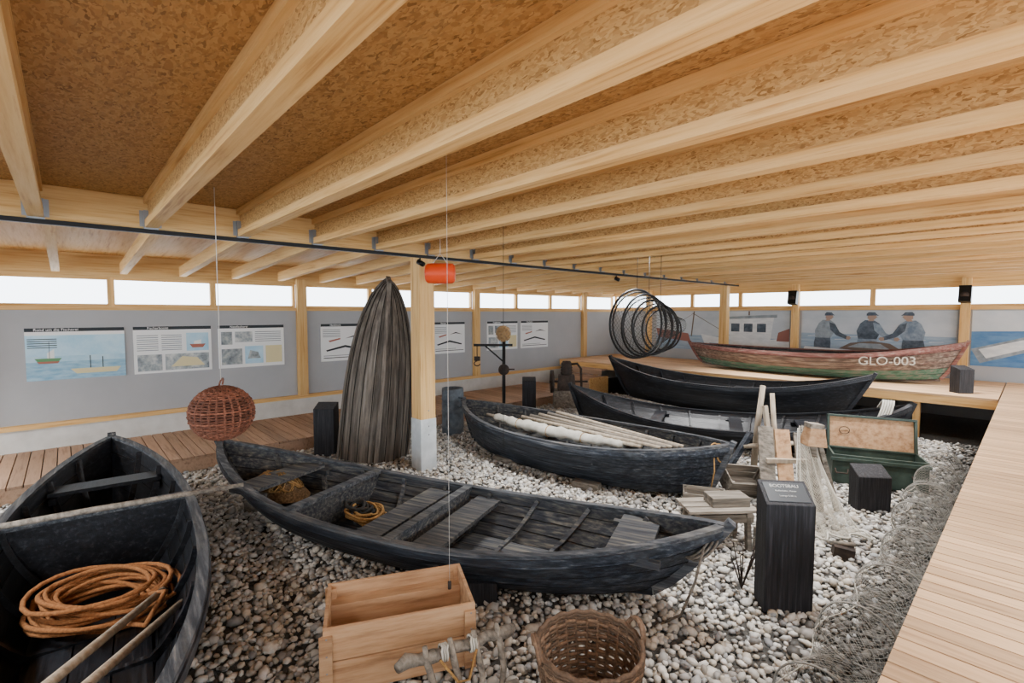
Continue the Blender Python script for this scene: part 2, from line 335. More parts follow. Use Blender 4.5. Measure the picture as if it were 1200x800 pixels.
# ---------------------------------------------------------------- boats
def boat(name,pl,pr,z0,W,depth,rise=.2,Lb=.8,nplank=4,bf=.5,p=2.4,q=.85,out=tar,inn=tarin,rail=tarrail,thwarts=(),ribs=(),
         bulk=(),krise=.08,ext=.05,tilt=0,flare=1.6,railw=.045,stemw=.06,urange=(-1,1),noinside=False,matrix=None,seats=None,bottom=None,pitch=0,riseL=None,topm=None,lap=.022,seams=None):
    if matrix is None:
        pl=Vector((*pl,0));pr=Vector((*pr,0));L=(pr-pl).length;mid=(pl+pr)/2;ang=math.atan2(pr.y-pl.y,pr.x-pl.x)
    else: L=pl
    B=MB(); seats=seats or inn
    def w(u):
        a=min(1,abs(u)); v=(1-a**p)**q
        return W*v
    def zk(u): return krise*abs(u)**3
    def zs(u): return depth+(riseL if (u<0 and riseL is not None) else rise)*abs(u)**2.3
    def pt(u,yf,zf,sgn,off=0,inr=0):
        hx=L/2*(Lb+(1-Lb)*zf**.8) - inr*.6
        ww=w(u)*yf; ww=max(0,ww-inr) if inr else ww+off*min(1,ww*6)
        z=zk(u)*(1-zf)+zs(u)*zf+(inr if zf<.999 else 0)*(1-zf)
        return Vector((u*hx,sgn*ww,z))
    rows=[(0,0,0),(bf,0.0,0)]
    for k in range(nplank):
        a,c=k/nplank,(k+1)/nplank
        fy=lambda t:bf+(1-bf)*(1-(1-t)**flare)
        rows.append((fy(a),a,lap)); rows.append((fy(c),c,.004))
    NU=36; us=[urange[0]+(urange[1]-urange[0])*i/NU for i in range(NU+1)]
    if urange==(-1,1): us=[-math.cos(math.pi*i/NU) for i in range(NU+1)]
    for sg in (1,-1):
        for a in range(len(rows)-1):
            r0,r1=rows[a],rows[a+1]
            vs=[];
            for u in us:
                vs.append(pt(u,r0[0],r0[1],sg,r0[2])); vs.append(pt(u,r1[0],r1[1],sg,r1[2]))
            fs=[(i*2,i*2+2,i*2+3,i*2+1) if sg>0 else (i*2,i*2+1,i*2+3,i*2+2) for i in range(NU)]
            mt=out
            if bottom and (r1[1]<=bottom[1]): mt=bottom[0]
            if topm and a==len(rows)-2: mt=topm
            B.add(vs,fs,mt,True)
            if seams and a%2==1 :
                B.tube([pt(u,r0[0],r0[1],sg,lap*.7) for u in us],.006,seams,seg=5)
        if not noinside:
            ir=[r for r in rows if r[2]<.02]
            for a in range(len(ir)-1):
                r0,r1=ir[a],ir[a+1];vs=[]
                for u in us: vs.append(pt(u,r0[0],r0[1],sg,0,.025)); vs.append(pt(u,r1[0],r1[1],sg,0,.025))
                fs=[(i*2,i*2+1,i*2+3,i*2+2) if sg>0 else (i*2,i*2+2,i*2+3,i*2+1) for i in range(NU)]
                B.add(vs,fs,inn,True)
                if seams and a>0: B.tube([pt(u,r0[0],r0[1],sg,0,.027) for u in us],.004,seams,seg=5)
        top=[pt(u,1,1,sg,0,.01)+Vector((0,0,.008)) for u in us]
        B.sweep(top,railw+.02,.028,rail)
        B.sweep([pt(u,1,1,sg,.02)+Vector((0,0,-.03)) for u in us],railw*.6,.05,rail if rail!=tarrail else out)
        for u in ribs:
            pp=[pt(u,y,z,sg,0,.04) for (y,z) in [(0,0),(bf*.6,0),(bf,0.03)]+[(bf+(1-bf)*(1-(1-t)**flare),t) for t in (.2,.4,.6,.8,.95)]]
            B.sweep(pp,.05,.035,inn,up=(1,0,0))
    for e in (-1,1):
        if e<urange[0] or e>urange[1]: continue
        pp=[pt(e,0,zf,1)+Vector((e*.01,0,0)) for zf in (0,.15,.3,.5,.7,.85,1)]
        d=(pp[-1]-pp[-2]).normalized(); pp.append(pp[-1]+d*ext)
        B.sweep(pp,stemw,stemw*1.3,rail,up=(0,1,0))
    B.sweep([pt(u,0,0,1)+Vector((0,0,-.02)) for u in us],.06,.05,out)
    if urange==(-1,1):
        for k in (-1,0,1):
            B.box((0,k*.2,.045),(L*Lb*.6,.19,.014),seats)
    for t in thwarts:
        u,hf,wd=t[:3]
        a=(bf+(1-bf)*(1-(1-hf)**flare)); y=w(u)*a-.02; z=zk(u)*(1-hf)+zs(u)*hf; x=u*L/2*(Lb+(1-Lb)*hf**.8)
        B.box((x,0,z),(wd,2*y,.035),seats)
        for s_ in (-1,1): B.box((x,s_*(y-.04),z-.05),(wd*1.5,.05,.05),seats)
    for u in bulk:
        sec=[pt(u,y,z,1,0,.03) for (y,z) in [(0,0),(bf,0)]+[(bf+(1-bf)*(1-(1-t)**flare),t) for t in (.25,.5,.75,1)]]
        xx=sec[-1].x
        pts=[Vector((xx,v.y,v.z)) for v in sec]; pts+= [Vector((xx,-v.y,v.z)) for v in sec[::-1][:-1]]
        m=len(pts); vs=[v-Vector((.02,0,0)) for v in pts]+[v+Vector((.02,0,0)) for v in pts]
        B.add(vs,[tuple(range(m))[::-1],tuple(range(m,2*m))],inn)
        B.box((xx,0,pts[5].z+.01),(.09,2*pts[5].y+.05,.04),rail)
    o=B.obj(name)
    if matrix is None:
        o.location=(mid.x,mid.y,z0); o.rotation_euler=(tilt,pitch,ang)
    else: o.matrix_world=matrix
    return o
R5=[-.8,-.6,-.4,-.2,0,.2,.4,.6,.8]
A=boat('wooden_rowing_boat',(-6.46,1.28),(-1.42,3.36),.04,.68,.34,rise=.32,Lb=.82,nplank=4,bf=.6,ribs=R5,thwarts=[(-.02,.8,.26),(.2,.8,.26),(-.64,.85,.34),(.78,.9,.3)],bulk=(-.33,.1),krise=.1,seams=seam)
Bt=boat('wooden_sail_boat',(-6.7,5.05),(-2.31,5.55),.03,.8,.5,rise=.16,Lb=.88,nplank=5,bf=.62,krise=.05,ribs=R5,thwarts=[(-.3,.75,.2),(.3,.75,.2)],seams=seam)
Ct=boat('tarred_fishing_boat',(-5.98,7.05),(-1.2,9.2),.03,.8,.34,rise=.46,Lb=.88,nplank=5,out=tarblk,ribs=R5,thwarts=[(-.4,.75,.2),(.1,.75,.2),(.5,.75,.2)],rail=tarblk,inn=tarblk)
Dt=boat('tarred_fishing_boat',(-7.0,9.75),(-1.86,10.2),.2,.68,.56,rise=.37,Lb=.8,nplank=5,out=tarblk,rail=tarblk,ribs=R5,thwarts=[(-.4,.75,.2),(.1,.75,.2)],inn=tarblk)
Et=boat('painted_fishing_boat',(-6.37,12.5),(-.87,12.5),.84,.72,.48,rise=.32,riseL=.08,Lb=.87,nplank=6,out=glow_,rail=redw,topm=redw,bottom=(green,.34),ribs=R5,seams=seam)
Gt=boat('open_work_boat',(-7.4,.35),(-1.7,-.15),.03,.62,.55,rise=.15,Lb=.82,nplank=4,bf=.6,out=tar,inn=tarblk,ribs=R5,bulk=(-.2,),thwarts=[(-.6,.8,.25)],seams=seam)
textobj('GLO-003',.24,canvas,Matrix.Translation((-1.98,11.925,1.25))@fr((.955,.29,0.05),(0.02,-.16,.99)).to_4x4(),Et)
b=MB()
for x,y,s,z in [(-5.9,1.62,.24,.1),(-4.4,2.1,.2,.05)]: b.box((x,y,z/2-.02),(s,.4,z+.04),old,rot=(0,0,.38))
b.obj('keel_block_row')
b=MB(); b.box((-2.85,2.3,.07),(.26,.22,.18),blackp,rot=(0,0,.8)); b.obj('black_support_block')
b=MB()
for x,y in [(-3.8,4.8),(-5.3,4.75),(-3.2,7.95),(-5,7.3),(-3.4,9.6),(-5.8,9.5)]: b.box((x,y,.01),(.35,.16,.1),old,rot=(0,0,random.random()*.6))
b.obj('timber_chock_row')
# boat stood on end (planked half hull, bow up)
up=(ZV+RV*.085+FV*.05).normalized()
th_=math.radians(22); hr=(RV*math.cos(th_)+FV*math.sin(th_)); hr=(hr-up*hr.dot(up)).normalized()
m3=Matrix((up,hr,up.cross(hr))).transposed()
mw=Matrix.Translation((-6.5,3.27,-.0))@m3.to_4x4()
F_=boat('upright_half_boat',5.5,None,0,.5,.34,rise=.0,Lb=.97,nplank=4,bf=.22,p=3.2,q=.72,out=oldZ,inn=oldZ,rail=oldZ,urange=(0,1),matrix=mw,krise=.17,ribs=[.15,.35,.55,.75],flare=1.5,ext=.01,lap=.03,seams=seam,stemw=.05)
# ---------------------------------------------------------------- wicker
def wicker(B,prof,nr,rt,nst,mat,o,hole=False,rot=None):
    o=Vector(o); R=rot or Matrix.Identity(3)
    def P(t):
        t=max(0,min(.99999,t))*(len(prof)-1); i=int(t); f=t-i
        return prof[i][0]*(1-f)+prof[i+1][0]*f, prof[i][1]*(1-f)+prof[i+1][1]*f
    for k in range(nr):
        r,z=P((k+.5)/nr)
        if r<.01: continue
        pts=[]
        m=nst*4
        for i in range(m):
            a=2*math.pi*i/m; q=r+.007*math.cos(a*nst/2+(math.pi if k%2 else 0))
            pts.append(o+R@Vector((q*math.cos(a),q*math.sin(a),z)))
        B.tube(pts,rt,mat,seg=5,closed=True)
    for s_ in range(nst):
        a=2*math.pi*(s_+.5)/nst
        B.tube([o+R@Vector((P(t/14)[0]*math.cos(a),P(t/14)[0]*math.sin(a),P(t/14)[1])) for t in range(15)],rt*1.1,mat,seg=5)
b=MB()
rad=.255
prof=[(rad*math.sin(math.pi*(.04+.92*i/20))*1.0,-rad*.93*math.cos(math.pi*(.04+.92*i/20))) for i in range(21)]
bc=Vector((-4.92,1.0,1.31))
wicker(b,prof,28,.010,26,wick,bc)
b.lathe([(.0,-.228),(.12,-.212),(.205,-.14),(.235,0),(.205,.14),(.12,.212),(0,.228)],flat('basket_lining','#2c1710',.9),o=bc,seg=20)
b.tube([bc+Vector((.05*math.cos(a),.05*math.sin(a)*.3,.26+.05*math.sin(a))) for a in np.linspace(0,6.0,12)],.008,wick,seg=5)
b.tube([bc+Vector((0,0,.3)),Vector((bc.x,bc.y,3.3))],.0035,string,seg=5)
b.obj('hanging_wicker_ball')
b=MB(); o=(-1.6,2.06,-.01)
prof=[(.02,.01),(.21,.01),(.23,.06),(.25,.14),(.268,.24),(.28,.31),(.285,.36)]
wicker(b,prof[1:],20,.011,26,wick2,o)
b.lathe([(0,.0),(.22,.0),(.22,.02),(0,.03)],wick2,o=o,seg=24)
for dz in (0,.018): b.tube([Vector(o)+Vector((.287*math.cos(a),.287*math.sin(a),.37+dz+.006*math.sin(a*18))) for a in np.linspace(0,2*math.pi,72,endpoint=False)],.014,wick2,seg=6,closed=True)
for ang in (math.radians(47+20),math.radians(47+190)):
    c=Vector(o)+Vector((.285*math.cos(ang),.285*math.sin(ang),.36)); t=Vector((-math.sin(ang),math.cos(ang),0)); ou=Vector((math.cos(ang),math.sin(ang),0))
    for k in (0,1): b.tube([c+t*.08*math.cos(a)+ZV*.1*math.sin(a)+ou*(.02*math.sin(a)+.012*k) for a in np.linspace(0,math.pi,12)],.011,wick2,seg=6)
b.obj('wicker_basket')
# crate
b=MB(); Lc,Wc,H=.88,.5,.4; th=.022
for k in range(2):
    z0=k*.2+.004; h=.192
    b.bb((-Wc/2,-Lc/2,z0),(-Wc/2+th,Lc/2,z0+h),cratew); b.bb((Wc/2-th,-Lc/2,z0),(Wc/2,Lc/2,z0+h),cratew)
    b.bb((-Wc/2+th,-Lc/2,z0),(Wc/2-th,-Lc/2+th,z0+h),cratew); b.bb((-Wc/2+th,Lc/2-th,z0),(Wc/2-th,Lc/2,z0+h),cratew)
b.bb((-Wc/2+th,-Lc/2+th,.02),(Wc/2-th,Lc/2-th,.04),cratew)
for sx in (-1,1):
    for sy in (-1,1): b.box((sx*(Wc/2-th-.015),sy*(Lc/2-th-.015),.21),(.03,.03,.34),cratew)
b.box((-Wc/2+.07,0,.3),(.09,Lc-2*th,.02),cratew); b.box((-Wc/2+.115,0,.17),(.015,Lc-2*th,.28),cratew)
b.bb((-Wc/2-.02,-Lc/2-.02,.0),(-Wc/2,-Lc/2+.05,.36),cratew); b.bb((Wc/2,-Lc/2-.02,0),(Wc/2+.02,-Lc/2+.05,.36),cratew);b.bb((Wc/2,Lc/2-.07,0),(Wc/2+.02,Lc/2,.36),cratew)
for z in (.05,.15,.25,.35):
    for y in (-Lc/2+.02,Lc/2-.03): b.lathe([(0,0),(.006,0),(.006,.003),(0,.003)],steel,o=(Wc/2+.02,y,z),seg=6,rot=(0,math.pi/2,0))
b.obj('wooden_crate',loc=(-2.69,1.5,.02),rot=(0,0,math.radians(64.6-90)),bevel=.003)
# plinths
def plinth(x,y,w,d,h,name,z0=-.02,ang=47.3,slope=.16,label=False):
    b=MB(); X,Yd=w/2,d/2
    b.add([(-X,-Yd,0),(X,-Yd,0),(X,Yd,0),(-X,Yd,0),(-X,-Yd,h-slope),(X,-Yd,h-slope),(X,Yd,h),(-X,Yd,h)],[(0,3,2,1),(4,5,6,7),(0,1,5,4),(1,2,6,5),(2,3,7,6),(3,0,4,7)],blackp)
    if label:
        nv=Vector((0,-slope,d)).normalized(); t=Vector((0,d,slope)).normalized(); c=Vector((0,0,h-slope/2))+nv*.004
        b.box(c,(w*.86,d*.9,.006),flat('label_board','#3a3d40',.4),rot=Matrix((Vector((1,0,0)),t,nv)).transposed())
    o=b.obj(name,loc=(x,y,z0),rot=(0,0,math.radians(ang)),bevel=.006)
    if label:
        R_=Matrix.Rotation(math.radians(ang),3,'Z'); lm=flat('label_print','#a0a09c',.5)
        for k,(tx,sz) in enumerate([('BOOTSBAU',.04),('Kaffenkahn, Heuer',.02),('Laenge 5,20 m',.02)]):
            p=R_@(c+nv*.006+t*(.05-.045*k))+Vector((x,y,z0))
            textobj(tx,sz,lm,Matrix.Translation(p)@fr(R_@Vector((1,0,0)),R_@t).to_4x4(),o)
    return o
plinth(-1.22,3.92,.34,.2,.94,'black_wooden_post',label=True,ang=40,slope=.12)
plinth(-7.5,2.95,.32,.22,.82,'black_wooden_post',slope=.08)
plinth(-7.62,7.55,.3,.2,.8,'black_wooden_post',slope=.08)
plinth(-1.2,6.62,.34,.2,.5,'black_wooden_post',ang=40,slope=.1)
plinth(-.85,11.6,.26,.2,.48,'black_wooden_block',z0=.8,slope=.06)
# driftwood anchor
b=MB(); p0=Vector((-2.2,1.2,.34));p1=Vector((-2.03,1.9,.33))
b.tube([p0+(p1-p0)*t+Vector((random.uniform(-.015,.015),0,random.uniform(-.015,.015))) for t in np.linspace(0,1,12)],[.026,.04,.03,.038,.028,.034,.03,.036,.03,.034,.038,.02],old,seg=9)
p2=Vector((-2.12,1.25,.05));p3=Vector((-1.95,1.85,.05))
b.tube([p2+(p3-p2)*t+Vector((0,0,random.uniform(-.01,.01))) for t in np.linspace(0,1,8)],[.03,.04,.045,.04,.045,.04,.04,.03],old,seg=9)
for t in (.22,.42,.62,.82):
    a=p0+(p1-p0)*t; c=p2+(p3-p2)*t
    b.tube([a+ZV*.07,a+Vector((.03,0,-.02)),(a+c)/2+Vector((.05,0,0)),c-ZV*.02],[.014,.02,.018,.018],old,seg=7)
for t0 in (.34,.58):
    for k in range(3):
        a=p0+(p1-p0)*(t0+k*.02)
        d=(p1-p0).normalized(); q=d.orthogonal().normalized(); w_=d.cross(q)
        b.tube([a+(q*math.cos(s)+w_*math.sin(s))*.042+d*s*.002 for s in np.linspace(0,6.28,14,endpoint=False)],.007,canvas,seg=5,closed=True)
b.tube([p0+(p1-p0)*.3+Vector((.05,0,0)),p0+(p1-p0)*.4+Vector((.1,0,-.12)),p0+(p1-p0)*.5+Vector((.09,0,-.14)),p0+(p1-p0)*.6+Vector((.05,0,-.01))],.008,roped,seg=5)
b.obj('driftwood_anchor')
# barrel
b=MB(); b.lathe([(0,0),(.19,0),(.2,.02),(.2,.1),(.21,.12),(.2,.14),(.2,.4),(.21,.42),(.2,.44),(.2,.62),(.21,.64),(.2,.66),(.2,.8),(.195,.84),(.18,.84),(.18,.78),(0,.78)],bgrey,seg=28)
for s_ in (-1,1): b.tube([(s_*.2,0,.5),(s_*.26,0,.53),(s_*.26,0,.66),(s_*.2,0,.69)],.013,bgrey,seg=6)
b.obj('metal_barrel',loc=(-7.25,5.2,-.01))
# davit
b=MB(); o=Vector((-7.4,6.6,0)); L_=-RV
b.box(o+Vector((0,0,.02)),(.4,.4,.06),blackm); b.tube([o,o+ZV*1.75],.035,blackm,seg=10)
b.beam(o+ZV*1.55-L_*.18,o+ZV*1.55+L_*.62,.05,.05,blackm); b.beam(o+ZV*1.2,o+ZV*1.55+L_*.4,.03,.03,blackm)
b.beam(o+ZV*1.5+FV*.25,o+ZV*1.78-FV*.1,.04,.04,blackm)
b.tube([o+ZV*1.53+L_*.55,o+ZV*1.3+L_*.55],.01,blackm,seg=6)
b.box(o+ZV*1.27+L_*.55,(.09,.09,.09),rust)
b.tube([o+ZV*1.22+L_*.55+L_*.06*math.cos(a)+ZV*(.05*math.sin(a)-.05) for a in np.linspace(1.6,-3,10)],.012,rust,seg=6)
b.tube([o+ZV*1.05+L_*.06,o+ZV*1.05-L_*.22],.014,rust,seg=6);b.lathe([(0,-.04),(.11,-.04),(.11,.04),(0,.04)],rust,o=o+ZV*1.05-FV*.06,rot=fr(RV,ZV))
b.obj('iron_davit_crane')
# engine
b=MB(); o=Vector((-7.45,8.62,0))
b.box(o+ZV*.2,(.6,.45,.4),old,rot=(0,0,.8)); b.box(o+ZV*.58,(.42,.3,.36),rust,rot=(0,0,.8),top=.85)
b.lathe([(0,0),(.13,0),(.14,.05),(.12,.08),(.14,.11),(.12,.14),(.14,.17),(.12,.2),(.13,.26),(.09,.32),(0,.33)],rust,o=o+ZV*.76)
w3=Matrix((FV,ZV,FV.cross(ZV))).transposed()
b.lathe([(.2,-.035),(.27,-.035),(.27,.035),(.2,.035),(.2,-.035)],rust,o=o+ZV*.6-RV*.34,rot=w3,seg=28)
for k in range(5):
    a=k*1.257; b.beam(o+ZV*.6-RV*.34,o+ZV*(.6+.22*math.sin(a))-RV*.34+FV*.22*math.cos(a),.03,.03,rust)
b.tube([o+ZV*.6-RV*.4,o+ZV*.6+RV*.5],.025,rust,seg=8)
b.tube([o+ZV*1.0+RV*.05,o+ZV*1.02+RV*.25,o+ZV*.9+RV*.34,o+ZV*.3+RV*.36],.03,rust,seg=8)
b.obj('old_boat_engine')
# chest
b=MB(); 
b.bb((-.5,-.25,0),(.5,-.228,.38),dgreen);b.bb((-.5,.228,0),(.5,.25,.38),dgreen);b.bb((-.5,-.228,0),(-.478,.228,.38),dgreen);b.bb((.478,-.228,0),(.5,.228,.38),dgreen);b.bb((-.478,-.228,0),(.478,.228,.03),old)
b.bb((-.52,-.27,.3),(.52,-.25,.345),dgreen)
for x in (-.4,.4): b.tube([(x-.07,-.262,.2),(x-.06,-.29,.15),(x+.06,-.29,.15),(x+.07,-.262,.2)],.01,rust,seg=6)
lid=Matrix.Rotation(math.radians(-12),3,'X')
b.box((0,.3,.57),(.96,.03,.42),cratew,rot=lid)
for s_ in (-1,1): b.box((s_*.485,.27,.57),(.03,.07,.42),dgreen,rot=lid)
b.box((0,.315,.79),(1.0,.08,.03),dgreen,rot=lid);b.box((0,.24,.365),(1.0,.06,.02),dgreen,rot=lid)
b.tube([(-.3+.06*math.cos(a),.26,.6+.05*math.sin(a)) for a in np.linspace(0,6.28,14,endpoint=False)],.006,rust,seg=5,closed=True)
b.obj('open_tool_chest',loc=(-1.36,7.72,-.01),rot=(0,0,math.radians(22)),bevel=.003)
# bleached poles
b=MB()
b.tube([(-2.5,6.72,-.02),(-2.47,6.72,.6),(-2.4,6.7,1.25)],[.045,.04,.035],bleach,seg=8)
b.tube([(-2.3,6.72,-.02),(-2.26,6.76,.6),(-2.32,6.8,1.15)],[.04,.035,.03],bleach,seg=8)
b.tube([(-2.55,6.5,.45),(-2.1,6.95,.5)],.03,bleach,seg=8)
b.beam((-2.25,6.62,.35),(-2.35,6.65,1.0),.12,.03,bleach)
b.obj('bleached_pole_stand')
b=MB()
b.beam((-1.95,5.75,.0),(-2.15,6.1,.85),.16,.04,old); b.beam((-1.78,5.85,.0),(-2.0,6.2,.82),.16,.04,cratew); b.beam((-1.62,5.98,.0),(-1.85,6.35,.78),.14,.04,old)
b.beam((-2.05,5.9,.5),(-1.72,6.22,.5),.05,.05,bleach); b.beam((-1.95,5.78,.22),(-1.6,6.1,.22),.05,.05,old)
b.box((-1.62,6.05,.84),(.22,.18,.2),cratew,rot=(0,.1,.8),top=.7); b.box((-1.62,6.05,.96),(.15,.13,.05),old,rot=(0,.1,.8))
b.beam((-1.55,6.1,.0),(-1.62,6.05,.76),.07,.07,old); b.beam((-1.42,6.25,.0),(-1.58,6.1,.76),.05,.05,old)
b.obj('wooden_frame_stack',bevel=.003)
def fishbox(loc,rot,L=.5,W=.32):
    b=MB()
    for k in range(2):
        b.bb((-L/2,-W/2,k*.11),(L/2,-W/2+.015,k*.11+.1),old); b.bb((-L/2,W/2-.015,k*.11),(L/2,W/2,k*.11+.1),old)
        b.bb((-L/2,-W/2+.015,k*.11),(-L/2+.015,W/2-.015,k*.11+.1),old); b.bb((L/2-.015,-W/2+.015,k*.11),(L/2,W/2-.015,k*.11+.1),old)
    b.bb((-L/2+.015,-W/2+.015,0),(L/2-.015,W/2-.015,.015),old)
    for x in (-L/2+.03,L/2-.03):
        for y in (-W/2+.03,W/2-.03): b.box((x,y,.11),(.025,.025,.2),old)
    b.obj('old_fish_box',loc=loc,rot=rot,bevel=.002)
fishbox((-2.35,5.95,.1),(.5,.1,.9)); fishbox((-2.45,5.2,.0),(0,0,.5),.45,.3); fishbox((-1.5,4.72,.02),(0,.05,1.2),.4,.26)
b=MB()
for (p,q,wd) in [((-2.75,6.35,0),(-2.5,6.6,.62),.1),((-2.2,6.3,0),(-2.3,6.55,.75),.08)]: b.beam(p,q,wd,.05,tar)
b.obj('tarred_wooden_stake_pair')
# bench
b=MB()
for k in range(3): b.box((0,-.12+k*.12,.38),(.66,.1,.03),old)
for x in (-.25,.25):
    b.beam((x,-.14,0),(x,-.1,.365),.06,.04,old); b.beam((x,.14,0),(x,.1,.365),.06,.04,old); b.box((x,0,.34),(.05,.3,.05),old)
b.box((0,-.12,.3),(.6,.03,.08),old); b.box((.1,.0,.44),(.36,.2,.09),old)
b.obj('low_work_bench',loc=(-2.0,4.5,-.01),rot=(0,0,math.radians(50)),bevel=.003)
b=MB(); b.box((-1.1,5.1,.05),(.16,.11,.1),rust,rot=(.1,.1,.4)); b.tube([(-1.2,5.07,.1),(-1.02,5.15,.12)],.02,old); b.obj('net_weight_block')
# draped net
def drape(u,v):
    top=Vector((-1.74,6.1,.88))+RV*(v-.5)*.12
    bot=Vector((-1.25,5.4,.02))+RV*(v-.5)*.75
    t=u; p=top*(1-t)+bot*t
    p.z=.88*(1-t)**1.9+.02+.02*math.sin(v*25)*(1-t)*2; 
    p+= FV*(-.05*math.sin(v*22)*(.3+t))
    if t>.8: p.z=.02+.03*abs(math.sin(v*15+t*20))
    return p
b=MB(); b.net(drape,70,64,.0019,netw)
b.tube([drape(t,0) for t in np.linspace(0,1,20)],.008,canvas,seg=5);b.tube([drape(t,1) for t in np.linspace(0,1,20)],.008,canvas,seg=5);b.tube([drape(1,t) for t in np.linspace(0,1,20)],.01,canvas,seg=5)
b.obj('draped_fishing_net')
# hoop net along boardwalk
def hoopn(u,v):
    y=2.75+5.9*u; a=v*math.pi*2
    r=.18+.035*math.cos(u*7.37*2*math.pi)+.02*math.sin(u*31+v*9)
    return Vector((-.69+.06*math.sin(u*5)+r*math.cos(a),y,max(.012,.18+r*math.sin(a)*.95)))
b=MB(); b.net(hoopn,240,36,.0013,netm)
for k in range(8):
    u=(k+.0)/7.37
    if u<=1: b.tube([hoopn(u,t) for t in np.linspace(0,1,28,endpoint=False)],.006,netm,seg=5,closed=True)
b.tube([hoopn(t,.5)for t in np.linspace(0,1,60)],.004,netw,seg=5)
b.obj('fyke_net_on_ground')
# hanging hoops
b=MB(); c0=Vector((-4.12,6.38,2.04))
hs=[(0,.52,.5),(.08,.5,.42),(.2,.48,.55),(.3,.44,.3),(.4,.42,.5),(.5,.38,.2),(.6,.36,.45),(.7,.32,.3)]
def ring(i,a):
    d,r,tw=hs[i]
    s=(RV*math.cos(tw)+FV*math.sin(tw)).normalized()
    tl=(ZV+FV*.15*math.sin(i*2.1)).normalized()
    return c0+RV*(d*.72)+FV*(d*.4)+ZV*(-.14*d)+s*r*math.cos(a)+tl*r*math.sin(a)
for i in range(len(hs)): b.tube([ring(i,a) for a in np.linspace(0,2*math.pi,44,endpoint=False)],.017 if i%2==0 else .012,blackm,seg=6,closed=True)
def hs_s(u,v):
    t=u*(len(hs)-1-1e-6); i=int(t); f=t-i; return ring(i,v*2*math.pi).lerp(ring(i+1,v*2*math.pi),f)*1.0
b.net(hs_s,42,84,.0022,netd)
def cone(u,v):
    c=ring(2,0).lerp(ring(2,math.pi),.5)+RV*.35*u; p=ring(2,v*2*math.pi); return p.lerp(c+(p-c)*.2+RV*.3,u)
b.net(cone,20,56,.0022,netd)
for i in (0,3,6):
    p=ring(i,math.pi/2); b.tube([p,Vector((p.x,p.y,3.3))],.004,netd,seg=4)
b.obj('hanging_hoop_net')
# float, strings
b=MB(); c=Vector((-5.2,3.55,2.71))
b.lathe([(0,-.19),(.1,-.185),(.125,-.16),(.13,-.1),(.13,.1),(.125,.16),(.1,.185),(0,.19)],orange,o=c,rot=Matrix((ZV,RV.cross(ZV)*-1,RV)).transposed())
b.tube([c-RV*.1+ZV*.12,c+ZV*.25,c+RV*.1+ZV*.12],.005,string,seg=5); b.tube([c+ZV*.25,Vector((c.x,c.y,3.3))],.004,string,seg=5)
b.obj('orange_net_float')
b=MB(); b.tube([(-2.56,1.8,.42),(-2.56,1.8,3.3)],.0014,string,seg=4); b.tube([(-2.56,1.8,.38),(-2.56,1.8,.43)],.012,rust,seg=6); b.obj('hanging_plumb_line')
b=MB(); c=Vector((-3.74,3.33,1.99)); b.tube([(c.x,c.y,.75),(c.x,c.y,3.3)],.0025,netd,seg=4)
b.lathe([(0,-.08),(.05,-.06),(.074,0),(.05,.06),(0,.08)],brownnet,o=c,seg=14)
b.net(lambda u,v:c+Vector((.08*math.sin(math.pi*(.02+.96*u))*math.cos(v*6.283),.08*math.sin(math.pi*(.02+.96*u))*math.sin(v*6.283),.083*math.cos(math.pi*u))),12,20,.002,roped)
b.obj('hanging_net_ball')
# rope coils
def coil(B,c,r,mat,loops,rt,flat_=.5,sx=1,ang=0):
    pts=[]
    n_=loops*22
    for i in range(n_):
        a=2*math.pi*i/22; L=i/n_
        rr=r*(1-.3*abs(math.sin(i*.013*7)))*(1+.06*math.sin(a*.37+i*.05))
        x=rr*math.cos(a)*sx+.04*math.sin(i*.031); y=rr*math.sin(a)*.8+.04*math.cos(i*.023)
        z=rt+L*flat_+.015*math.sin(a*2+i*.1)
        pts.append(Vector(c)+Matrix.Rotation(ang,3,'Z')@Vector((x,y,z)))
    B.tube(pts,rt,mat,seg=6)
b=MB(); coil(b,(-4.3,.12,.12),.42,rope,17,.016,.2,1.05,.8)
b.tube([(-4.0,.35,.3),(-3.85,.42,.36),(-3.8,.3,.2),(-4.0,.2,.16)],.017,rope,seg=6); b.obj('orange_rope_coil')
b=MB(); coil(b,(-4.5,2.18,.1),.23,roped,9,.014,.12,1.1); coil(b,(-4.6,2.13,.16),.14,netd,6,.016,.1); b.obj('rope_coil')
b=MB()
def heap(u,v):
    a=v*6.283; r=u; x=.42*r*math.cos(a);y=.26*r*math.sin(a)
    return Vector((-5.6,1.64,.2))+Matrix.Rotation(.38,3,'Z')@Vector((x,y,.22*(1-r*r)+.03*math.sin(9*x*3)*math.cos(y*31)*(1-r)+.02))
b.grid(heap,16,40,brownnet)
for k in range(14):
    a0=random.random()*6.28
    b.tube([heap(.2+.6*abs(math.sin(t*2+k)),(a0+t)/6.283)+ZV*.02 for t in np.linspace(0,2.5,16)],.008,roped,seg=5)
b.obj('brown_net_heap')
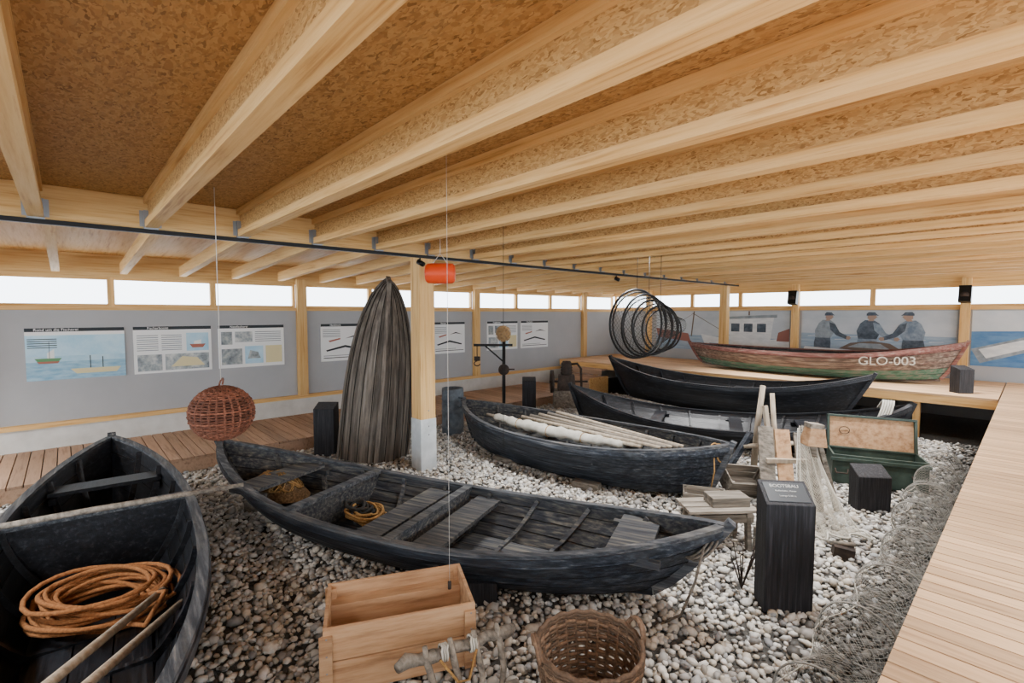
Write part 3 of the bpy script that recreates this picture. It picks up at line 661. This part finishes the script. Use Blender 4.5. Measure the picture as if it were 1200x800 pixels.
# poles
b=MB(); b.tube([(-5.05,-.95,.67),(-4.9,.1,.68),(-4.69,1.1,.69)],[.022,.024,.018],old,seg=8); b.obj('long_wooden_pole')
for (p,q) in [((-4.0,.42,.3),(-2.4,-.4,.66)),((-3.82,.5,.26),(-2.3,-.25,.68))]:
    b=MB(); b.tube([p,q],[.022,.026],bleach,seg=8); b.obj('wooden_oar_shaft')
b=MB(); pts=[];rs=[]
for t in np.linspace(0,1,40):
    pts.append(Vector((-5.75+2.3*t,4.95+.12*t+.02*math.sin(t*23),.56-.03*math.sin(t*3.1)))); rs.append(.03+.05*math.sin(math.pi*min(1,max(0,(t*.86+.1))))**.7+.008*math.sin(t*47)+.008*math.sin(t*91))
b.tube(pts,rs,canvas,seg=12)
for t in (.25,.5,.75):
    c=pts[int(t*39)]; r=rs[int(t*39)]+.004
    b.tube([c+Vector((0,r*math.cos(a),r*math.sin(a))) for a in np.linspace(0,6.28,16,endpoint=False)],.006,roped,seg=5,closed=True)
b.tube([(-5.95,4.95,.57),(-3.2,5.1,.58)],.025,bleach,seg=8)
b.obj('rolled_sail')
for k in range(5):
    b=MB(); b.tube([(-5.35+.1*k,5.15+.09*k,.6+.02*k),(-2.95+.04*k,5.1+.06*k,.62)],[.028,.02],old if k%2 else bleach,seg=8); b.obj('wooden_spar')
# mooring ropes on bows
b=MB()
for k in range(5): b.tube([Vector((-1.42-.03*k,9.0+.0*k,.84))+Vector((.05*math.sin(t*3),-.22*t+.0,.08*math.sin(t*3.1)-.35*max(0,t-.4))) for t in np.linspace(-.6,1.3,14)],.016,canvas,seg=5)
b.obj('mooring_rope')
b=MB()
for k in range(3): b.tube([Vector((-1.6,3.28,.6))+Vector((.03*k+.09*math.cos(a),.1*math.sin(a),-.06+.08*math.sin(a+.6))) for a in np.linspace(0,6.28,20,endpoint=False)],.009,old,seg=5,closed=True)
b.tube([(-1.5,3.2,.58),(-1.52,3.12,.35),(-1.58,3.05,.12),(-1.7,3.0,.02)],.009,old,seg=5); b.obj('mooring_rope')
b=MB()
for k in range(3): b.tube([Vector((-2.5+.05*k,5.53,.6))+Vector((.02*math.cos(a),.09*math.cos(a),-.02+.1*math.sin(a))) for a in np.linspace(0,6.28,20,endpoint=False)],.009,roped,seg=5,closed=True)
b.tube([(-2.45,5.42,.58),(-2.42,5.38,.4),(-2.45,5.37,.2)],.008,roped,seg=5); b.obj('mooring_rope')
# track spots
for y in (3.57,8.1):
    b=MB(); b.tube([(GX+.14,y,2.95),(GX+.14,y,2.9)],.01,blackm,seg=6); b.lathe([(0,-.05),(.034,-.05),(.038,.05),(.03,.045),(0,.045)],blackm,o=(GX+.16,y,2.88),rot=(.3,-1.1,0),seg=14)
    b.obj('track_spotlight')
for x in (-4.28,-1.03):
    b=MB(); b.box((x,Y1-.29,2.6),(.2,.18,.34),blackm,rot=(-.2,0,0)); b.box((x,Y1-.18,2.62),(.06,.06,.06),blackm)
    b.lathe([(0,0),(.07,0),(.07,.01),(0,.004)],rust,o=(x,Y1-.39,2.58),rot=(math.pi/2+.2,0,0)); b.obj('wall_loudspeaker')
# dead twigs
b=MB()
for k in range(9):
    a=random.random()*6.28; p=Vector((-1.52,3.92,-.01)); q=p+Vector((.1*math.cos(a),.1*math.sin(a),.2+.2*random.random())); e=q+Vector((.08*math.cos(a+1),.08*math.sin(a+1),.08))
    b.tube([p,q,e],[.006,.004,.002],rust,seg=5)
b.obj('dead_twigs')
# ---------------------------------------------------------------- posters
pw=flat('poster_paper','#e8ebec',.5); pk=flat('poster_ink','#2b3338',.6); pg=flat('poster_text_grey','#7e868b',.6)
pb=M('poster_blue',[(.3,'#8fc0dc'),(.7,'#c3dfec')],ns=3,bump=0,rvar=.08); pd=M('poster_seablue',[(.3,'#6d9fc0'),(.7,'#a3c6d8')],scale=(1,1,4),ns=6,bump=0,rvar=.05); pgn=flat('poster_green','#5b8d62',.6); prr=flat('poster_red','#a5685a',.6); pyl=flat('poster_sand','#d9cfa2',.6)
phg=M('poster_photo',[(.3,'#5f6a72'),(.5,'#9aa4a8'),(.7,'#cdd0cc')],ns=9,bump=0,rvar=.2)
def poster(y0,y1,z0,z1,title,kind):
    W_,H_=y1-y0,z1-z0; B=MB(); B.bb((X0+.005,y0,z0),(X0+.02,y1,z1),pw)
    lay=[.021]
    def R(a,c,d,e,m):
        lay[0]+=.0004; x=X0+lay[0]
        B.add([(x,y0+a*W_,z0+c*H_),(x,y0+d*W_,z0+c*H_),(x,y0+d*W_,z0+e*H_),(x,y0+a*W_,z0+e*H_)],[(0,1,2,3)],m)
    def Pg(pts,m):
        lay[0]+=.0004; x=X0+lay[0]; B.add([(x,y0+a*W_,z0+c*H_) for a,c in pts],[tuple(range(len(pts)))],m)
    R(0,.93,1,1,pk)
    if kind==0:
        R(.0,.0,1,.86,pb); R(0,0,1,.45,pd); R(0,.35,1,.46,pb)
        Pg([(.08,.42),(.34,.42),(.3,.33),(.12,.33)],pgn); Pg([(.1,.36),(.32,.36),(.3,.32),(.12,.32)],prr); Pg([(.2,.42),(.27,.42),(.27,.6),(.2,.52)],pw); R(.22,.42,.225,.75,pk)
        Pg([(.42,.2),(.95,.2),(.9,.1),(.48,.1)],pyl); R(.62,.2,.63,.45,pk); R(.75,.2,.76,.42,pk)
        for k in range(5): R(.02,.78-.04*k,.3,.795-.04*k,pk)
    elif kind==1:
        for i in range(2):
            for k in range(8): R(.04+.3*i,.8-.045*k,.3+.3*i,.815-.045*k,pg)
        R(.66,.45,.96,.85,pb); Pg([(.7,.6),(.92,.6),(.88,.52),(.74,.52)],prr); Pg([(.76,.6),(.86,.6),(.86,.7),(.76,.66)],pw)
        R(.04,.05,.34,.4,phg); R(.38,.05,.96,.4,phg); Pg([(.45,.12),(.9,.12),(.8,.3),(.6,.34)],pyl)
    elif kind==2:
        R(.04,.55,.2,.85,phg); R(.24,.6,.5,.85,phg)
        for k in range(6): R(.54,.83-.045*k,.95,.845-.045*k,pg)
        R(.04,.08,.34,.45,phg); R(.38,.08,.66,.5,pb); R(.7,.08,.96,.5,pyl); Pg([(.42,.2),(.62,.2),(.58,.35),(.46,.4)],phg)
    else:
        for k in range(5): R(.04,.83-.045*k,.4,.845-.045*k,pg)
        Pg([(.1,.3),(.5,.42),(.9,.3),(.88,.26),(.5,.36),(.12,.26)],pk); Pg([(.5,.6),(.7,.68),(.92,.6),(.7,.64)],pk); Pg([(.15,.55),(.4,.62),(.4,.58),(.18,.51)],prr)
        R(.05,.08,.95,.1,pk); R(.05,.14,.7,.155,pg)
    o=B.obj('info_poster')
    textobj(title,.055,pw,Matrix.Translation((X0+lay[0]+.004,y0+W_*.3,z0+H_*.965))@fr((0,1,0),(0,0,1)).to_4x4(),o)
    return o
for a,c,t,k in [(-.45,.69,'Rund um die Fischerei',0),(.8,1.9,'Fischerboote',1),(2.01,3.13,'Netzfischerei',2),(3.85,4.88,'Handwerk',3),(6.6,7.55,'Reusen',3),(8.3,9.42,'Fanggeraete',2),(9.55,10.68,'Geschichte',3)]: poster(a,c,1.2,1.98,t,k)
# murals
sky_=M('mural_sky',[(.3,'#a9b7c2'),(.7,'#c8d0d6')],scale=(1,1,2),ns=1.2,bump=0,rvar=0); sea=M('mural_sea',[(.3,'#7d97b0'),(.7,'#a5b8c8')],scale=(1,1,8),ns=2,bump=0,rvar=0)
deepb=M('mural_deep_blue',[(.3,'#39689c'),(.7,'#6b93b8')],scale=(1,1,4),ns=2,bump=0,rvar=0); mj=M('mural_jacket',[(.35,'#3b4652'),(.65,'#5a6774')],ns=9,bump=0,rvar=0); mo=M('mural_oilskin',[(.35,'#66788a'),(.65,'#8d9dab')],ns=9,bump=0,rvar=0); msk=flat('mural_skin','#a08a7c',.7); mwh=M('mural_white',[(.35,'#c5cdd2'),(.65,'#dfe4e6')],scale=(1,1,3),ns=4,bump=0,rvar=0); mbr=flat('mural_brown','#6a5f57',.7); mgr=M('mural_grey',[(.35,'#75818a'),(.65,'#94a0a8')],ns=8,bump=0,rvar=0); mred=flat('mural_red','#8f6158',.7)
def mural(xa,xb,draw):
    B=MB(); B.bb((xa,Y1-.02,1.1),(xb,Y1-.004,2.26),sky_); lay=[.02]
    W_=xb-xa; H_=1.16
    def Pg(pts,m):
        lay[0]+=.0005; B.add([(xa+a*W_,Y1-.0-lay[0],1.1+c*H_) for a,c in pts],[tuple(range(len(pts)))],m)
    def El(cx,cz,rx,rz,m): Pg([(cx+rx*math.cos(t)/W_,cz+rz*math.sin(t)/H_) for t in np.linspace(0,2*math.pi,18,endpoint=False)],m)
    draw(Pg,El); B.obj('wall_mural')
def d1(P,E):
    P([(0,0),(1,0),(1,.35),(0,.4)],sea)
    P([(.42,.1),(1,.05),(1,.38),(.86,.32),(.6,.3),(.38,.42)],mwh); P([(.42,.1),(1,.02),(1,.12),(.45,.2)],deepb)
    P([(.58,.3),(.88,.3),(.9,.85),(.56,.8)],mwh); P([(.56,.8),(.92,.85),(.92,.92),(.55,.86)],mgr)
    for x in (.61,.7,.79): P([(x,.5),(x+.06,.5),(x+.06,.7),(x,.7)],mj)
    P([(.73,.9),(.74,.9),(.74,1),(.73,1)],mbr); P([(.3,.35),(.31,.35),(.33,1),(.32,1)],mbr)
    P([(.31,.95),(.6,.4),(.605,.4),(.315,.96)],mbr); P([(.32,.95),(.1,.5),(.105,.5),(.325,.95)],mbr)
    P([(.02,.3),(.3,.2),(.28,.42),(.0,.55)],mred); P([(.05,.5),(.2,.5),(.2,.7),(.08,.7)],mwh); P([(.92,.3),(1,.3),(1,.6),(.93,.5)],mred)
def man(P,E,x,s,lean,m1,m2,f=1):
    q=lambda pts:[(x+a*s*f,c) for a,c in pts]
    P(q([(-.06,.0),(.06,.0),(.065,.3),(.06,.48),(-.05,.5),(-.065,.3)]),m2)
    P(q([(-.055,.42),(.06,.42),(.075+lean,.6),(.06+lean,.74),(.03+lean,.8),(-.03+lean,.81),(-.06+lean,.74),(-.075+lean*.5,.58)]),m1)
    P(q([(.02+lean,.76),(.065+lean,.72),(.1+lean,.55),(.165+lean,.46),(.15+lean,.4),(.075+lean,.48),(.03+lean,.6)]),m2)
    P(q([(.15+lean,.46),(.172+lean,.47),(.185+lean,.43),(.17+lean,.39),(.15+lean,.4)]),msk)
    P(q([(-.012+lean,.79),(.022+lean,.79),(.025+lean*1.3,.84),(-.008+lean*1.3,.84)]),msk)
    P(q([(-.022+lean*1.4,.84),(.0+lean*1.4,.815),(.025+lean*1.4,.825),(.034+lean*1.4,.86),(.042+lean*1.4,.875),(.033+lean*1.4,.89),(.03+lean*1.4,.93),(-.02+lean*1.4,.94)]),msk)
    P(q([(-.028+lean*1.4,.9),(.034+lean*1.4,.905),(.05+lean*1.4,.9),(.036+lean*1.4,.93),(.025+lean*1.4,.97),(-.015+lean*1.4,.975),(-.028+lean*1.4,.94)]),mj)
def d2(P,E):
    P([(0,0),(1,0),(1,.5),(0,.52)],sea); 
    for k in range(9): P([(.05+.1*k,.45-.03*(k%3)),(.13+.1*k,.46-.03*(k%3)),(.13+.1*k,.465-.03*(k%3)),(.05+.1*k,.46-.03*(k%3))],mwh)
    man(P,E,.16,.95,.03,mgr,mj); man(P,E,.47,1.05,.015,mj,mo); man(P,E,.76,1.05,.02,mo,mj,-1)
    P([(.0,.0),(1,0),(.97,.2),(.5,.16),(.03,.22)],mwh); P([(.0,.0),(1,0),(.97,.07),(.03,.09)],deepb)
    P([(.28,.2),(.36,.33),(.5,.38),(.62,.34),(.7,.2),(.5,.15)],mbr); P([(.34,.24),(.42,.33),(.56,.33),(.62,.22)],mgr); P([(.86,.1),(.98,.1),(.98,.34),(.86,.34)],mgr)
def d3(P,E):
    P([(0,0),(1,0),(1,.7),(0,.62)],deepb); P([(.0,.3),(.35,.62),(.8,.75),(.75,.6),(.3,.3),(.05,.05)],mgr); P([(.04,.3),(.34,.56),(.72,.68),(.34,.4),(.08,.14)],mwh)
    P([(.3,.0),(.6,.35),(1,.45),(1,.2),(.6,0)],mbr)
mural(-8.35,-4.42,d1); mural(-4.14,-1.15,d2); mural(-.92,2.08,d3)
# ---------------------------------------------------------------- added fill lights, unseen between joists and off-frame
def fill_lamp(x,y,z,pw_,col=(1,.99,.98),size=.4,sp=120):
    li=D.lights.new('added_fill_light','AREA'); li.shape='RECTANGLE'; li.size=size*2.6; li.size_y=size*.8; li.energy=pw_; li.color=col; li.spread=math.radians(sp)
    b=MB(); b.box((0,0,.03),(size*2.7,size,.04),blackm); o=b.obj('added_fill_lamp',loc=(x,y,z))  # housing made up for an added fill light, kept out of sight
    lo=D.objects.new('added_fill_light',li); C.scene.collection.objects.link(lo); lo.parent=o; lo.location=(0,0,0)
for y in (-3,0,3,6,9,12): fill_lamp(1.6,y-.15+.39,3.12,95)
for x in (-1.5,-4.2): fill_lamp(x,-2.1,3.12,110)
for k in (5,8,11,14):
    y=-.15+.785*(k+.5)
    for x in (-1.6,-4.2): fill_lamp(x,y,3.17,62,size=.3,sp=95)
for y in (-2.1,): fill_lamp(-7.8,y,3.0,90)
# ---------------------------------------------------------------- world / camera
w=D.worlds.new('sky'); C.scene.world=w; w.use_nodes=True
bg=w.node_tree.nodes['Background']; bg.inputs[0].default_value=(.84,.92,1,1); bg.inputs[1].default_value=7.4
cam=D.cameras.new('camera'); co=D.objects.new('camera',cam); C.scene.collection.objects.link(co)
cam.lens=17.0; cam.sensor_width=36; cam.clip_start=.05
co.location=(0,0,2.2); co.rotation_euler=(math.radians(86.67),0,math.radians(47.3)); C.scene.camera=co
